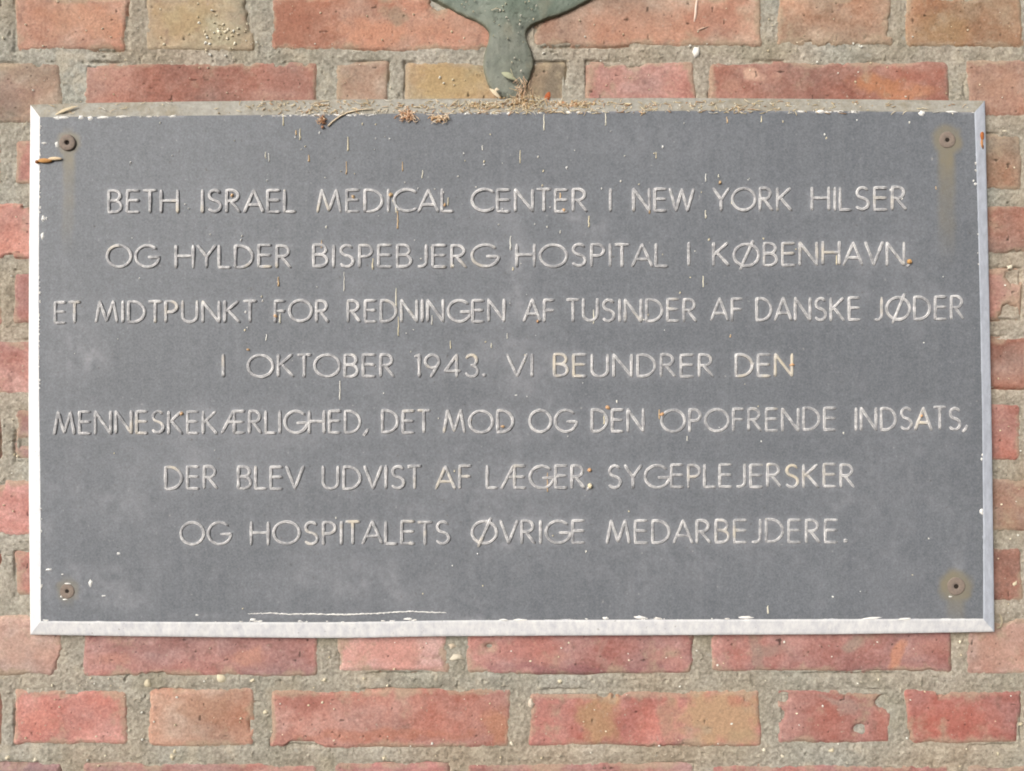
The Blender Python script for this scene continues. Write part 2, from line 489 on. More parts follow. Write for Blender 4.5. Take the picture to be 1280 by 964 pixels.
# bricks: every brick a patch whose rim dives into the mortar
bV, bF, bC, nb = [], [], [], 0
occ_list = []
for ri in range(1, len(ROW_B)):
    pat = ROW_2 if ri == 3 else (PAT_A if ri % 2 == 0 else PAT_B)
    for (x0, x1) in pat:
        xm = (x0 + x1) / 2
        yb = row_at(ri, xm)
        yt = row_at(ri - 1, xm) + (23 if ri not in (13,) else 26)
        if ri == 3: yt = 79 + (xm - 640) * -0.002
        if ri == 12: yt = 864
        vis = not (60 < x0 and x1 < 1215 and 150 < yt and yb < 775)
        onscreen = x1 > -40 and x0 < 1320 and yb > -30 and yt < 1000
        st = 1.1 if (vis and onscreen) else 5.0
        xs = np.arange(x0 - 7, x1 + 7 + st, st); ys = np.arange(yt - 7, yb + 7 + st, st)
        X, Yy = np.meshgrid(xs, ys)
        sd_ = int(ri * 37 + (x0 + 400) * 3)
        rr = np.random.default_rng(sd_)
        # distance inside an uneven rounded rectangle
        tl, tr = rr.normal(0, 1.6, 2)
        dx = np.minimum(X - (x0 + (Yy - yt) * rr.normal(0, .03)), (x1 + (Yy - yt) * rr.normal(0, .03)) - X)
        dy = np.minimum(Yy - (yt + tl + (X - x0) * (tr - tl) / (x1 - x0)), yb + rr.normal(0, 1.5) - Yy)
        rad = rr.uniform(2.5, 5.5)
        qx, qy = rad - dx, rad - dy
        d = np.where((qx > 0) & (qy > 0), rad - np.sqrt(np.maximum(qx, 0) ** 2 + np.maximum(qy, 0) ** 2), np.minimum(dx, dy))
        d = d + fbm(X, Yy, 40, 3, sd_) * 2.0 + fbm(X, Yy, 9, 5, sd_ + 5, .7) * (.5 + 2.4 * sstep(-.1, .7, fbm(X, Yy, 45, 2, sd_ + 60))) - 7 * sstep(.45, .8, fbm(X, Yy, 38, 4, sd_ + 61))
        for (cx, cy, rx, ry) in CHIP_OUT:
            if x0 - 20 < cx < x1 + 20 and yt - 20 < cy < yb + 20:
                e = np.sqrt(((X - cx) / rx) ** 2 + ((Yy - cy) / ry) ** 2) + fbm(X, Yy, 8, 3, 77) * .25
                d = np.minimum(d, (e - 1) * min(rx, ry))
        top = 0.0009 + rr.normal(0, .0003) + (X - xm) * rr.normal(0, 2e-6)
        h = top - 0.0010 * (1 - np.clip(d / 4.5, 0, 1)) ** 2.0
        h = np.where(d < 0, top - 0.0010 + d * 0.0009, h)
        inside = sstep(0, 5, d)
        crease = np.abs(fbm(X + 9 * fbm(X, Yy, 30, 2, sd_ + 9), Yy, 60, 3, sd_ + 8))
        h = h + inside * (fbm(X, Yy, 40, 4, sd_ + 2) * .00045 + fbm(X, Yy, 5, 3, sd_ + 3) * .00016 - .00022 * (1 - sstep(0, .03, crease)) * (rr.random() < .4) * sstep(.1, .4, fbm(X, Yy, 50, 2, sd_ + 40)))
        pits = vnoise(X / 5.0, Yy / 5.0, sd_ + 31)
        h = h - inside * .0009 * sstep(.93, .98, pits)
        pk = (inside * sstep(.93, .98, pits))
        # colour
        base = KEY.get((ri, x0))
        if base is None:
            base = [(188, 116, 96), (178, 108, 88), (196, 126, 104), (170, 104, 92), (182, 126, 92)][rr.integers(5)]
        base = np.array(base, float)
        base = base + (15 if ri >= 5 else 8)  # lens haze painted into the brick colour, stronger in the lower rows
        base = base * .62 + (base @ np.array([.3, .59, .11]) + 6) * .38
        c = np.broadcast_to(base, X.shape + (3,)).copy()
        c = c + fbm(X, Yy, 70, 4, sd_ + 4)[..., None] * np.array([15, 15, 14])
        c = c + fbm(X * .6, Yy, 22, 4, sd_ + 6)[..., None] * np.array([10, 12, 12])
        hue = fbm(X, Yy, 45, 3, sd_ + 12)[..., None]
        c = c + hue * np.array([7, -5, -8])
        c = c + fbm(X, Yy, 2.6, 2, sd_ + 50)[..., None] * np.array([9, 9, 9]) + fbm(X, Yy * 1.5, 11, 4, sd_ + 51, .65)[..., None] * np.array([9, 11, 11])
        dk = sstep(.55, .9, fbm(X, Yy, 13, 4, sd_ + 52))[..., None] * .38
        c = c * (1 - dk) + np.array([126, 100, 92.]) * dk
        for (cx, cy, rx, ry, col, s_) in FEAT:
            if x0 <= cx <= x1 and yt - 8 <= cy <= yb + 8:
                wx, wy = fbm(X, Yy, 34, 4, int(cx)) * 12, fbm(X, Yy, 30, 4, int(cx) + 3) * 8
                e = np.sqrt(((X + wx - cx) / rx) ** 2 + ((Yy + wy - cy) / ry) ** 2) + fbm(X, Yy, 12, 4, int(cx) + 1) * .4
                w = (s_ * sstep(1.25, .75, e))[..., None] if False else (s_ * (1 - sstep(.45, 1.3, e)))[..., None]
                cl = np.array(col, float); cl = cl * .74 + (cl @ np.array([.3, .59, .11]) + 2) * .26
                c = c * (1 - w) + cl * w
        # lime bloom, thin mortar films near the rim
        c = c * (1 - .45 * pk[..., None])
        film = sstep(.25, 1.1, fbm(X, Yy, 24, 5, sd_ + 14, .6) + .75 * (1 - sstep(0, 11, d)))[..., None] * .7
        c = c * (1 - film) + np.array([176, 158, 136.]) * film
        scr = ((1 - sstep(0, .03, crease)) * sstep(.1, .5, fbm(X, Yy, 60, 2, sd_ + 41)))[..., None] * .3
        c = c * (1 - scr) + np.array([200, 166, 146.]) * scr
        keep = (d > -5.5)
        px = (X - 640) * S; pz = (482 - Yy) * S
        V = np.stack([px, -h, pz], -1).reshape(-1, 3)
        F = grid_faces(len(xs), len(ys), keep.ravel(), nb)[:, ::-1]
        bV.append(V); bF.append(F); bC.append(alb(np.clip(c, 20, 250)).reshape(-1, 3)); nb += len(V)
        occ_list.append((x0, x1, yt, yb))
V = np.concatenate(bV); F = np.concatenate(bF); Cc = np.concatenate(bC)
used = np.zeros(len(V), bool); used[F.ravel()] = True
remap = np.cumsum(used) - 1
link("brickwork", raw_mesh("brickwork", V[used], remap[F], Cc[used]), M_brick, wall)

# mortar: one rough sheet behind the brick faces
X, Yy = np.meshgrid(gx, gy)
h = fbm(X, Yy, 34, 3, 3) * .0005 + fbm(X, Yy, 5, 3, 4, .75) * .00055 + .0002
dmin = np.full(X.shape, 99.0)
for (x0, x1, yt, yb) in occ_list:
    ix0, ix1 = np.searchsorted(gx, [x0 - 30, x1 + 30]); iy0, iy1 = np.searchsorted(gy, [yt - 30, yb + 30])
    sl = (slice(iy0, iy1), slice(ix0, ix1))
    ddx = np.maximum(x0 - X[sl], X[sl] - x1); ddy = np.maximum(yt - Yy[sl], Yy[sl] - yb)
    dmin[sl] = np.minimum(dmin[sl], np.maximum(ddx, ddy))
# open cracks along some brick rims, smears over others
crk = sstep(.1, .5, fbm(X, Yy, 70, 3, 21)) * (1 - sstep(0, 3.2, np.abs(dmin + fbm(X, Yy, 7, 2, 22) * 1.0 - 1.5)))
h = h - .0030 * crk + .0009 * fbm(X * .35, Yy, 16, 3, 29) * sstep(0, .6, fbm(X, Yy, 110, 2, 28))
h = h - .0005 * (1 - sstep(2, 9, dmin)) 
h = np.where(dmin < -4, np.minimum(h, -.0016), h)
vpit = vnoise(X / 6.5, Yy / 6.5, 41)
h = h - .0016 * sstep(.9, .97, vpit) * (dmin > 0)
peb = vnoise(X / 4.2, Yy / 4.2, 43)
h = h + .0010 * sstep(.84, .95, peb) * (dmin > 0)
c = np.broadcast_to(np.array([170, 162, 148.]), X.shape + (3,)).copy()
c = c + fbm(X, Yy, 90, 4, 51)[..., None] * np.array([11, 11, 13])
c = c + fbm(X, Yy, 14, 4, 52)[..., None] * np.array([9, 9, 9]) + fbm(X, Yy, 3.2, 2, 58)[..., None] * np.array([20, 20, 19])
c = c + fbm(X, Yy, 120, 3, 53)[..., None] * np.array([5, -2, -6])
lime = sstep(.25, .9, fbm(X, Yy, 24, 4, 55))[..., None] * .5
c = c * (1 - lime) + np.array([203, 191, 171.]) * lime
moss = sstep(.3, .9, fbm(X, Yy, 60, 4, 57))[..., None] * .4
c = c * (1 - moss) + np.array([146, 139, 117.]) * moss
pb = sstep(.84, .95, peb)[..., None] * .55
c = c * (1 - pb) + (np.array([196, 186, 166.]) * (vnoise(X / 4.2, Yy / 4.2, 44)[..., None] * .5 + .62)) * pb
V = np.stack([(X - 640) * S, -h, (482 - Yy) * S], -1).reshape(-1, 3)
link("mortar", raw_mesh("mortar", V, grid_faces(len(gx), len(gy))[:, ::-1], alb(np.clip(c, 20, 245)).reshape(-1, 3)), M_mortar, wall)

# pale specks dried onto the wall
mb = MB()
spots = []
for i in range(44):
    spots.append((random.gauss(270, 18), random.gauss(42, 12), random.uniform(.8, 2.2)))
for i in range(230):
    spots.append((random.uniform(0, 1280), random.choice([random.uniform(0, 122), random.uniform(800, 960)]), random.uniform(.5, 1.5)))
for i in range(26):
    spots.append((random.choice([random.uniform(0, 34), random.uniform(1245, 1280)]), random.uniform(150, 780), random.uniform(.5, 1.4)))
for (x, y, r) in spots:
    mb.flake(x, y, r, r * random.uniform(.6, 1.3), -.0019, alb(random.choice([(248, 238, 212), (252, 248, 238), (226, 210, 178)])), h=.0006, n=7)
for (x, y, q) in [(185, 853, 5), (275, 849, 5.5), (316, 851, 3), (332, 890, 4), (215, 946, 4), (218, 940, 3), (10, 947, 3), (44, 950, 3), (1039, 938, 3), (978, 946, 2.2), (1276, 905, 3), (1247, 942, 2.4),
                  (405, 850, 3), (455, 848, 2.4), (480, 948, 3), (700, 852, 3), (955, 938, 2.4), (640, 930, 2.6), (22, 570, 2), (18, 568, 1.6), (1268, 730, 4), (1262, 334, 4), (1256, 164, 3)]:
    mb.flake(x, y, q, q * random.uniform(.6, 1), -.0006, alb(random.choice([(224, 212, 184), (236, 226, 204), (212, 200, 172)])), h=.0012, n=10, ang=random.uniform(0, 3), rough=.45)
mb.flake(871, 65, 4.5, 6.5, -.0012, alb(244, 240, 232), h=.002, n=12)
mb.flake(870, 11, 1.8, 15, -.0019, alb(232, 206, 190), h=.0006, n=14, ang=-.08)
mb.flake(877, 36, 8, 1.0, -.0019, alb(220, 190, 170), h=.0005, n=10, ang=.35)
mb.flake(571, 822, 9, 4, -.0008, alb(216, 206, 186), h=.002, n=12)
mb.flake(565, 808, 5, 3, -.0003, alb(206, 190, 168), h=.0015, n=10)
mb.flake(664, 880, 4, 6, -.0010, alb(214, 200, 182), h=.0015, n=12)
fl = link("pale_speck", mb.mesh("pale_speck"), M_chip, wall)
fl["kind"] = "stuff"

# ------------------------------------------------------------------ the plaque
Y_OUT, Y_FACE = -.0118, -.0160
plaque = empty("memorial_plaque", at(640, 793, 0))
plaque.location.y = 0
tag(plaque, "large slate grey metal plaque with a raised Danish inscription and pale slanted borders", "plaque")
OFF = np.array(plaque.location)

TOP_O = [(38, 131), (120, 128.5), (430, 124.5), (640, 123), (850, 122.5), (1050, 124), (1231, 126)]
TOP_I = [(50, 146.5), (200, 145), (430, 143), (640, 140.5), (850, 138.5), (1050, 139), (1218, 140.5)]
BOT_O = [(38, 793.5), (200, 796), (430, 798), (540, 795.5), (850, 794), (1050, 793), (1243, 790)]
BOT_I = [(51, 776.5), (200, 777.5), (430, 778), (560, 775.5), (850, 774.5), (1050, 774), (1229, 773.5)]
LEF_O = [(38, 131), (36.5, 300), (35.5, 480), (36, 620), (38, 793.5)]
LEF_I = [(50, 146.5), (48.5, 300), (48.5, 480), (50.5, 620), (51, 776.5)]
RIG_O = [(1231, 126), (1235, 300), (1237.5, 420), (1240, 560), (1243, 790)]
RIG_I = [(1218, 140.5), (1221.5, 240), (1225, 380), (1227.5, 500), (1229, 650), (1229, 773.5)]


def along(pl, u, axis_):
    a = np.array(pl, float)
    t = (a[:, axis_] - a[0, axis_]) / (a[-1, axis_] - a[0, axis_])
    return np.stack([np.interp(u, t, a[:, 0]), np.interp(u, t, a[:, 1])], -1)


def smooth_poly(pl, u, axis_):
    e = 0.03
    q = sum(along(pl, np.clip(u + k * e, 0, 1), axis_) for k in (-1, 0, 1)) / 3
    r = along(pl, u, axis_)
    w = np.minimum(1, np.minimum(u, 1 - u) / .05)[..., None]
    return q * w + r * (1 - w)


def px_world(P, Y):
    f = (D + Y) / D
    return np.stack([(P[..., 0] - 640) * S * f, np.broadcast_to(Y, P.shape[:-1]), (482 - P[..., 1]) * S * f], -1)


def bevel_strip(o, i, axis_, n, mat, seed, label=None):
    u = np.linspace(0, 1, n)
    Po, Pi = smooth_poly(o, u, axis_), smooth_poly(i, u, axis_)
    rows = []
    back = along(o, u, axis_)
    cen = np.array([640, 460.])
    nrm = Pi - Po
    nrm = nrm / np.linalg.norm(nrm, axis=1)[:, None]
    rows.append(px_world(Po + nrm * 5, np.full(n, .003)))
    rows.append(px_world(Po + nrm * 5, np.full(n, -.0032)))
    rows.append(px_world(Po + nrm * .3, np.full(n, -.0034)))
    rows.append(px_world(Po, np.full(n, Y_OUT + .0006)))
    K = 7
    for k in range(K):
        t = k / (K - 1)
        P = Po + (Pi - Po) * (.03 + t * .97)
        Yk = Y_OUT + (Y_FACE - Y_OUT) * t
        jit = fbm(u * 900, np.full(n, t * 12 + seed), 9, 3, seed) * .00028 * (1 if 0 < k < K - 1 else .4)
        edge = fbm(u * 900, np.full(n, seed * 1.0), 14, 4, seed + 3, .65)[:, None] * (1.7 if k == K - 1 else .6)
        w = np.minimum(1, np.minimum(u, 1 - u) * 60)[:, None]
        rows.append(px_world(P + nrm * edge * w, np.full(n, Yk) + jit * w[:, 0]))
    P = Pi + nrm * 3
    rows.append(px_world(P, np.full(n, Y_FACE + .0008)))
    V = np.stack(rows, 0)
    V = V.reshape(-1, 3) - OFF
    me = raw_mesh("bevelled_edge", V, grid_faces(n, len(rows)))
    bm = bmesh.new(); bm.from_mesh(me); bmesh.ops.recalc_face_normals(bm, faces=bm.faces)
    if sum(f.normal.y for f in bm.faces) > 0:
        bmesh.ops.reverse_faces(bm, faces=bm.faces)
    bm.to_mesh(me); bm.free()
    ob = link("bevelled_edge", me, mat, plaque)
    if label: ob["label"] = label
    return ob


bevel_strip(TOP_O, TOP_I, 0, 420, M_edge_dusty, 61, "dusty beige top edge with litter on it")
bevel_strip(BOT_O, BOT_I, 0, 420, M_edge_white, 62)
bevel_strip(LEF_O, LEF_I, 1, 260, M_edge_white, 63)
bevel_strip(RIG_O, RIG_I, 1, 260, M_edge_right, 64, "right edge coloured as if in bluish shade")

# ---- lettering: a monoline alphabet, strokes in units of the cap height


def arc(cx, cy, rx, ry, a0, a1, n=18):
    return [(cx + rx * math.cos(math.radians(a0 + (a1 - a0) * i / n)), cy + ry * math.sin(math.radians(a0 + (a1 - a0) * i / n))) for i in range(n + 1)]


G = {
    'A': (.74, [[(0, 0), (.37, 1)], [(.37, 1), (.74, 0)], [(.12, .32), (.62, .32)]]),
    'B': (.50, [[(0, 0), (0, 1)], [(0, 1), (.22, 1)] + arc(.22, .77, .23, .23, 90, -90, 12) + [(0, .54)], [(0, .54), (.23, .54)] + arc(.23, .27, .27, .27, 90, -90, 12) + [(0, 0)]]),
    'C': (.78, [arc(.5, .5, .5, .5, 48, 312, 26)]),
    'D': (.66, [[(0, 0), (0, 1)], [(0, 1), (.16, 1)] + arc(.16, .5, .5, .5, 90, -90, 20) + [(0, 0)]]),
    'E': (.46, [[(0, 0), (0, 1)], [(0, 1), (.46, 1)], [(0, .54), (.44, .54)], [(0, 0), (.46, 0)]]),
    'F': (.42, [[(0, 0), (0, 1)], [(0, 1), (.42, 1)], [(0, .52), (.40, .52)]]),
    'G': (.86, [arc(.5, .5, .5, .5, 45, 352, 28) + [(.995, .46)], [(.56, .46), (1.0, .46)]]),
    'H': (.66, [[(0, 0), (0, 1)], [(.66, 0), (.66, 1)], [(0, .53), (.66, .53)]]),
    'I': (.0, [[(0, 0), (0, 1)]]),
    'J': (.32, [[(.32, 1), (.32, .22)] + arc(.10, .22, .22, .22, 0, -110, 10)]),
    'K': (.60, [[(0, 0), (0, 1)], [(.54, 1), (.02, .48)], [(.14, .56), (.60, 0)]]),
    'L': (.42, [[(0, 0), (0, 1)], [(0, 0), (.42, 0)]]),
    'M': (.88, [[(0, 0), (.16, 1)], [(.16, 1), (.44, .06)], [(.44, .06), (.72, 1)], [(.72, 1), (.88, 0)]]),
    'N': (.68, [[(0, 0), (0, 1)], [(0, 1), (.68, 0)], [(.68, 0), (.68, 1)]]),
    'O': (1.0, [arc(.5, .5, .5, .5, 90, 450, 36)]),
    'P': (.46, [[(0, 0), (0, 1)], [(0, 1), (.20, 1)] + arc(.20, .74, .26, .26, 90, -90, 14) + [(0, .48)]]),
    'R': (.52, [[(0, 0), (0, 1)], [(0, 1), (.20, 1)] + arc(.20, .75, .25, .25, 90, -90, 14) + [(0, .5)], [(.16, .5), (.52, 0)]]),
    'S': (.48, [arc(.25, .755, .22, .235, 35, 255, 14) + [(.30, .5)] + arc(.235, .25, .245, .25, 75, -145, 16)]),
    'T': (.50, [[(.25, 0), (.25, 1)], [(0, 1), (.50, 1)]]),
    'U': (.60, [[(0, 1), (0, .3)] + arc(.3, .3, .3, .3, 180, 360, 16) + [(.60, 1)]]),
    'V': (.68, [[(0, 1), (.34, 0)], [(.34, 0), (.68, 1)]]),
    'W': (1.02, [[(0, 1), (.26, 0)], [(.26, 0), (.51, .96)], [(.51, .96), (.76, 0)], [(.76, 0), (1.02, 1)]]),
    'Y': (.66, [[(0, 1), (.33, .48)], [(.66, 1), (.33, .48)], [(.33, .48), (.33, 0)]]),
    'Ø': (1.0, [arc(.5, .5, .5, .5, 90, 450, 36), [(.26, -.14), (.76, 1.14)]]),
    'Æ': (.98, [[(0, 0), (.50, 1)], [(.54, 0), (.54, 1)], [(.50, 1), (.98, 1)], [(.24, .5), (.94, .5)], [(.54, 0), (.98, 0)]]),
    '1': (.16, [[(.16, 0), (.16, 1)], [(.16, 1), (0, .92)]]),
    '9': (.56, [arc(.28, .70, .28, .30, 0, 360, 22), [(.55, .62), (.24, 0)]]),
    '4': (.60, [[(.46, 0), (.46, 1)], [(.46, 1), (0, .26)], [(0, .26), (.60, .26)]]),
    '3': (.46, [arc(.21, .76, .21, .24, 150, -90, 14), arc(.22, .26, .24, .26, 90, -155, 16)]),
    '.': (.06, None), ',': (.10, None),
}
GAP = {'O': .14, 'Ø': .14, 'C': .15, 'G': .16, 'A': .08, 'V': .08, 'T': .10, 'Y': .08, 'W': .10, 'L': .12, 'J': .2}
LINES = [
    (((238.4, 265.3), (237, 264), (234, 261.5)),
     [("BETH", 136, 222), ("ISRAEL", 253, 369), ("MEDICAL", 397, 566), ("CENTER", 590, 733), ("I", 763, 763), ("NEW", 792, 867), ("YORK", 892, 989), ("HILSER", 1015, 1132)]),
    (((306.6, 333.5), (306, 333), (301.6, 329.5)),
     [("OG", 134, 195), ("HYLDER", 220, 363), ("BISPEBJERG", 392, 619), ("HOSPITAL", 646, 834), ("I", 861, 861), ("KØBENHAVN", 892, 1130), (",", 1136, 1139)]),
    (((377.5, 403), (375, 401.5), (371, 399)),
     [("ET", 69, 100), ("MIDTPUNKT", 120, 320), ("FOR", 344, 410), ("REDNINGEN", 435, 630), ("AF", 655, 692), ("TUSINDER", 709, 870), ("AF", 889, 927), ("DANSKE", 946, 1074), ("JØDER", 1093, 1204)]),
    (((444, 471), (443.5, 470.5), (442.5, 469)),
     [("I", 279, 279), ("OKTOBER", 310, 492), ("1943", 519, 597), (".", 605, 605), ("VI", 634, 665), ("BEUNDRER", 693, 891), ("DEN", 920, 990)]),
    (((515, 542), (513, 540), (509.6, 536.5)),
     [("MENNESKEKÆRLIGHED", 68, 450), (",", 457, 460), ("DET", 478, 537), ("MOD", 555, 641), ("OG", 662, 717), ("DEN", 740, 804), ("OPOFRENDE", 827, 1044), ("INDSATS", 1070, 1200), (",", 1206, 1210)]),
    (((584, 611), (582.5, 610), (580, 607.5)),
     [("DER", 207, 271), ("BLEV", 298, 379), ("UDVIST", 404, 526), ("AF", 545, 588), ("LÆGER", 609, 730), (",", 736, 739), ("SYGEPLEJERSKER", 761, 1067)]),
    (((653.5, 681), (651.5, 679), (649, 677)),
     [("OG", 226, 285), ("HOSPITALETS", 314, 561), ("ØVRIGE", 590, 730), ("MEDARBEJDERE", 759, 1046), (".", 1057, 1057)]),
]


def cap(yy, x):
    (a, b), (c_, d_), (e, f) = yy
    t = (x - 60) / 1150
    L = lambda p, q, r: p * (1 - t) * (1 - 2 * t) + 4 * q * t * (1 - t) + r * t * (2 * t - 1)
    return L(a, c_, e), L(b, d_, f)


INK = []       # stroke points in photo pixels, for the pale halo around the letters


def sweep(mbv, mbf, pts, hw, ht):
    """ridge along pixel points"""
    P = np.array(pts, float)
    # resample to about 1.6 px with a slight hand-cast wobble
    seg = np.linalg.norm(np.diff(P, axis=0), axis=1); L = np.concatenate([[0], np.cumsum(seg)])
    n = max(3, int(L[-1] / 1.7) + 1)
    t = np.linspace(0, L[-1], n)
    P = np.stack([np.interp(t, L, P[:, 0]), np.interp(t, L, P[:, 1])], -1)
    INK.append(P)
    closed = np.linalg.norm(P[0] - P[-1]) < .5 and n > 12
    T = np.gradient(P, axis=0)
    if closed:
        T[0] = T[-1] = P[1] - P[-2]
    T /= np.linalg.norm(T, axis=1)[:, None] + 1e-9
    N = np.stack([-T[:, 1], T[:, 0]], -1)
    q = np.array([random.gauss(0, 1) for _ in range(n)]); q = np.convolve(np.pad(q, 2, mode='edge'), np.ones(5) / 5, 'valid')
    w = hw * (1 + .16 * q); hh = ht * (1 + .22 * q)
    if not closed:
        # rounded ends
        P[0] -= T[0] * hw * .6; P[-1] += T[-1] * hw * .6
        w[0] *= .6; w[-1] *= .6; hh[0] *= .5; hh[-1] *= .5
    else:
        w[-1] = w[0]; hh[-1] = hh[0]
    prof = [(-1.15, -.4), (-.95, .12), (-.74, .8), (-.46, 1.0), (0, .72), (.46, 1.0), (.74, .8), (.95, .12), (1.15, -.4)]
    m = len(prof); b0 = len(mbv)
    for i in range(n):
        for (a_, z_) in prof:
            q_ = P[i] + N[i] * a_ * w[i]
            mbv.append(tuple(np.array(at(q_[0], q_[1], Y_FACE - z_ * hh[i])) - OFF))
    for i in range(n - 1):
        for k in range(m - 1):
            mbf.append([b0 + i * m + k, b0 + i * m + k + 1, b0 + (i + 1) * m + k + 1, b0 + (i + 1) * m + k])
    if not closed:
        mbf.append([b0 + k for k in range(m)]); mbf.append([b0 + (n - 1) * m + k for k in range(m)][::-1])




def word_mesh(mv, mf):
    me = bpy.data.meshes.new("raised_word")
    me.from_pydata(mv, [], mf)
    wa = me.attributes.new("wear", 'FLOAT', 'POINT')
    wa.data.foreach_set("value", np.tile(np.array([0, .1, .5, .6, .02, .6, .5, .1, 0], np.float32), len(mv) // 9))
    bm = bmesh.new(); bm.from_mesh(me); bmesh.ops.recalc_face_normals(bm, faces=bm.faces)
    bm.to_mesh(me); bm.free()
    me.polygons.foreach_set("use_smooth", [True] * len(me.polygons)); me.update()
    link("raised_word", me, M_letter, plaque)


for yy, words in LINES:
    mv, mf = [], []
    for wi, (word, xa, xb) in enumerate(words):
        if word in '.,':                     # belongs to the word before it
            yt, yb = cap(yy, xa)
            if word == '.': sweep(mv, mf, [(xa - 1, yb - 1.5), (xa + 1, yb - 1.5)], 2.5, .0014)
            else: sweep(mv, mf, [(xa + 2.5, yb - 4), (xa + .5, yb), (xa - 2, yb + 3)], 2.0, .0013)
        else:
            xs = []; x = 0.0
            for i, ch in enumerate(word):
                if i:
                    x += (GAP.get(word[i - 1], .19) + GAP.get(ch, .19)) / 2 + .05
                xs.append(x)
                x += G[ch][0]
            yt0, yb0 = cap(yy, (xa + xb) / 2)
            sc = (xb - xa) / x if x > .001 and len(word) > 1 else (yb0 - yt0)   # widths follow the word
            for ch, x_ in zip(word, xs):
                X0 = xa + x_ * sc
                yt, yb = cap(yy, X0)
                dyj = random.gauss(0, .35)
                for st in G[ch][1]:
                    sweep(mv, mf, [(X0 + p[0] * sc, yb - p[1] * (yb - yt) + dyj) for p in st], 1.95, .0013 * random.uniform(.92, 1.08))
        if wi + 1 < len(words) and words[wi + 1][0] in '.,':
            continue
        word_mesh(mv, mf)
        mv, mf = [], []

# ---- the plate, with halo, dust and rust masks
nu, nv = 820, 440
u, v = np.meshgrid(np.linspace(0, 1, nu), np.linspace(0, 1, nv))
T_, B_ = smooth_poly(TOP_I, u, 0), smooth_poly(BOT_I, u, 0)
L_, R_ = smooth_poly(LEF_I, v, 1), smooth_poly(RIG_I, v, 1)
c00, c10, c01, c11 = [np.array(q, float) for q in (TOP_I[0], TOP_I[-1], BOT_I[0], BOT_I[-1])]
u_, v_ = u[..., None], v[..., None]
P = (1 - v_) * T_ + v_ * B_ + (1 - u_) * L_ + u_ * R_ - ((1 - u_) * (1 - v_) * c00 + u_ * (1 - v_) * c10 + (1 - u_) * v_ * c01 + u_ * v_ * c11)
PX, PY = P[..., 0], P[..., 1]
ink = np.zeros((964, 1280))
for q in INK:
    qi = np.round(q).astype(int)
    ink[np.clip(qi[:, 1], 0, 963), np.clip(qi[:, 0], 0, 1279)] = 1


def blur(img, s):
    ky = np.fft.fftfreq(img.shape[0])[:, None]; kx = np.fft.fftfreq(img.shape[1])[None, :]
    return np.fft.ifft2(np.fft.fft2(img) * np.exp(-2 * (math.pi * s) ** 2 * (kx ** 2 + ky ** 2))).real


def samp(img):
    return img[np.clip(np.round(PY).astype(int), 0, 963), np.clip(np.round(PX).astype(int), 0, 1279)]


near = np.clip(samp(blur(ink, 3.0)) * 2.6, 0, 1)  # pale halo around every letter, mixed into the plate colour
halo_and_dust = near * (.72 + .4 * fbm(PX, PY, 40, 3, 71))
halo_and_dust += .12 * np.clip(samp(blur(ink, 10)) * 4, 0, 1)
halo_and_dust += .10 * sstep(.1, .9, fbm(PX, PY, 90, 6, 72, .65))
for (cx, cy, rx, ry, s_) in [(645, 335, 14, 60, .22), (118, 735, 50, 22, .22), (160, 755, 24, 16, .2), (110, 440, 26, 26, .22), (745, 285, 20, 14, .25), (640, 640, 60, 50, .1),
                             (600, 610, 300, 120, .08), (590, 772, 40, 5, .3), (60, 700, 8, 60, .15), (1196, 700, 8, 30, .2), (715, 272, 14, 8, .25), (330, 770, 120, 4, .2), (90, 430, 46, 60, .13), (150, 620, 80, 50, .11), (470, 735, 120, 26, .13), (860, 690, 140, 40, .11), (1120, 600, 70, 80, .12), (640, 440, 60, 90, .12), (800, 180, 120, 24, .08), (1150, 330, 40, 60, .10)]:
    e = ((PX - cx) / rx) ** 2 + ((PY - cy) / ry) ** 2
    halo_and_dust += s_ * .8 * np.exp(-e * (1 + .8 * fbm(PX, PY, 30, 4, 76))) * np.clip(.7 + 1.1 * fbm(PX, PY, 12, 5, 73, .7), 0, 2)
runs = fbm(PX, PY * .06, 9, 3, 74)
halo_and_dust += .025 * sstep(.1, .7, runs)
halo_and_dust += .35 * np.exp(-((PY - T_[..., 1]) / 2.0) ** 2) * sstep(.0, .5, fbm(PX, PY, 14, 3, 75))
rust = np.zeros_like(PX)
for (cx, cy, r, ln, wd, s_) in [(85, 179, 14, 150, 9, .65), (1184, 175, 17, 170, 13, .8), (84, 739, 13, 25, 10, .5), (1195, 733, 19, 60, 14, .8)]:
    dd = np.sqrt((PX - cx) ** 2 + (PY - cy) ** 2) + fbm(PX, PY, 10, 3, 81) * 2.5
    rust = np.maximum(rust, s_ * (1 - sstep(r * .8, r * 1.35, dd)))
    wob = fbm(PX * .3, PY, 40, 3, 82) * 3
    s2 = (1 - sstep(wd * .4, wd * 1.15, np.abs(PX - cx + wob))) * sstep(0, 6, PY - cy) * (1 - .5 * sstep(ln * .1, ln * .4, PY - cy)) * (1 - sstep(ln * .4, ln, PY - cy))
    up = (1 - sstep(wd * .4, wd, np.abs(PX - cx))) * sstep(-24, -8, PY - cy) * (PY < cy)
    rust = np.maximum(rust, s_ * 1.0 * np.maximum(s2, up * .8))
rust *= (1.0 + .3 * fbm(PX, PY, 14, 3, 83))
hgt = fbm(PX, PY, 260, 2, 84) * .0004 + fbm(PX, PY, 26, 3, 85) * .00010
V = px_world(P, Y_FACE + hgt * np.minimum(1, np.minimum(np.minimum(u, 1 - u), np.minimum(v, 1 - v)) * 12)).reshape(-1, 3) - OFF
link("plate", raw_mesh("plate", V, grid_faces(nu, nv)[:, ::-1], attrs={"halo_and_dust": np.clip(halo_and_dust, 0, .9), "rust": np.clip(rust, 0, .9)}), M_plate, plaque)

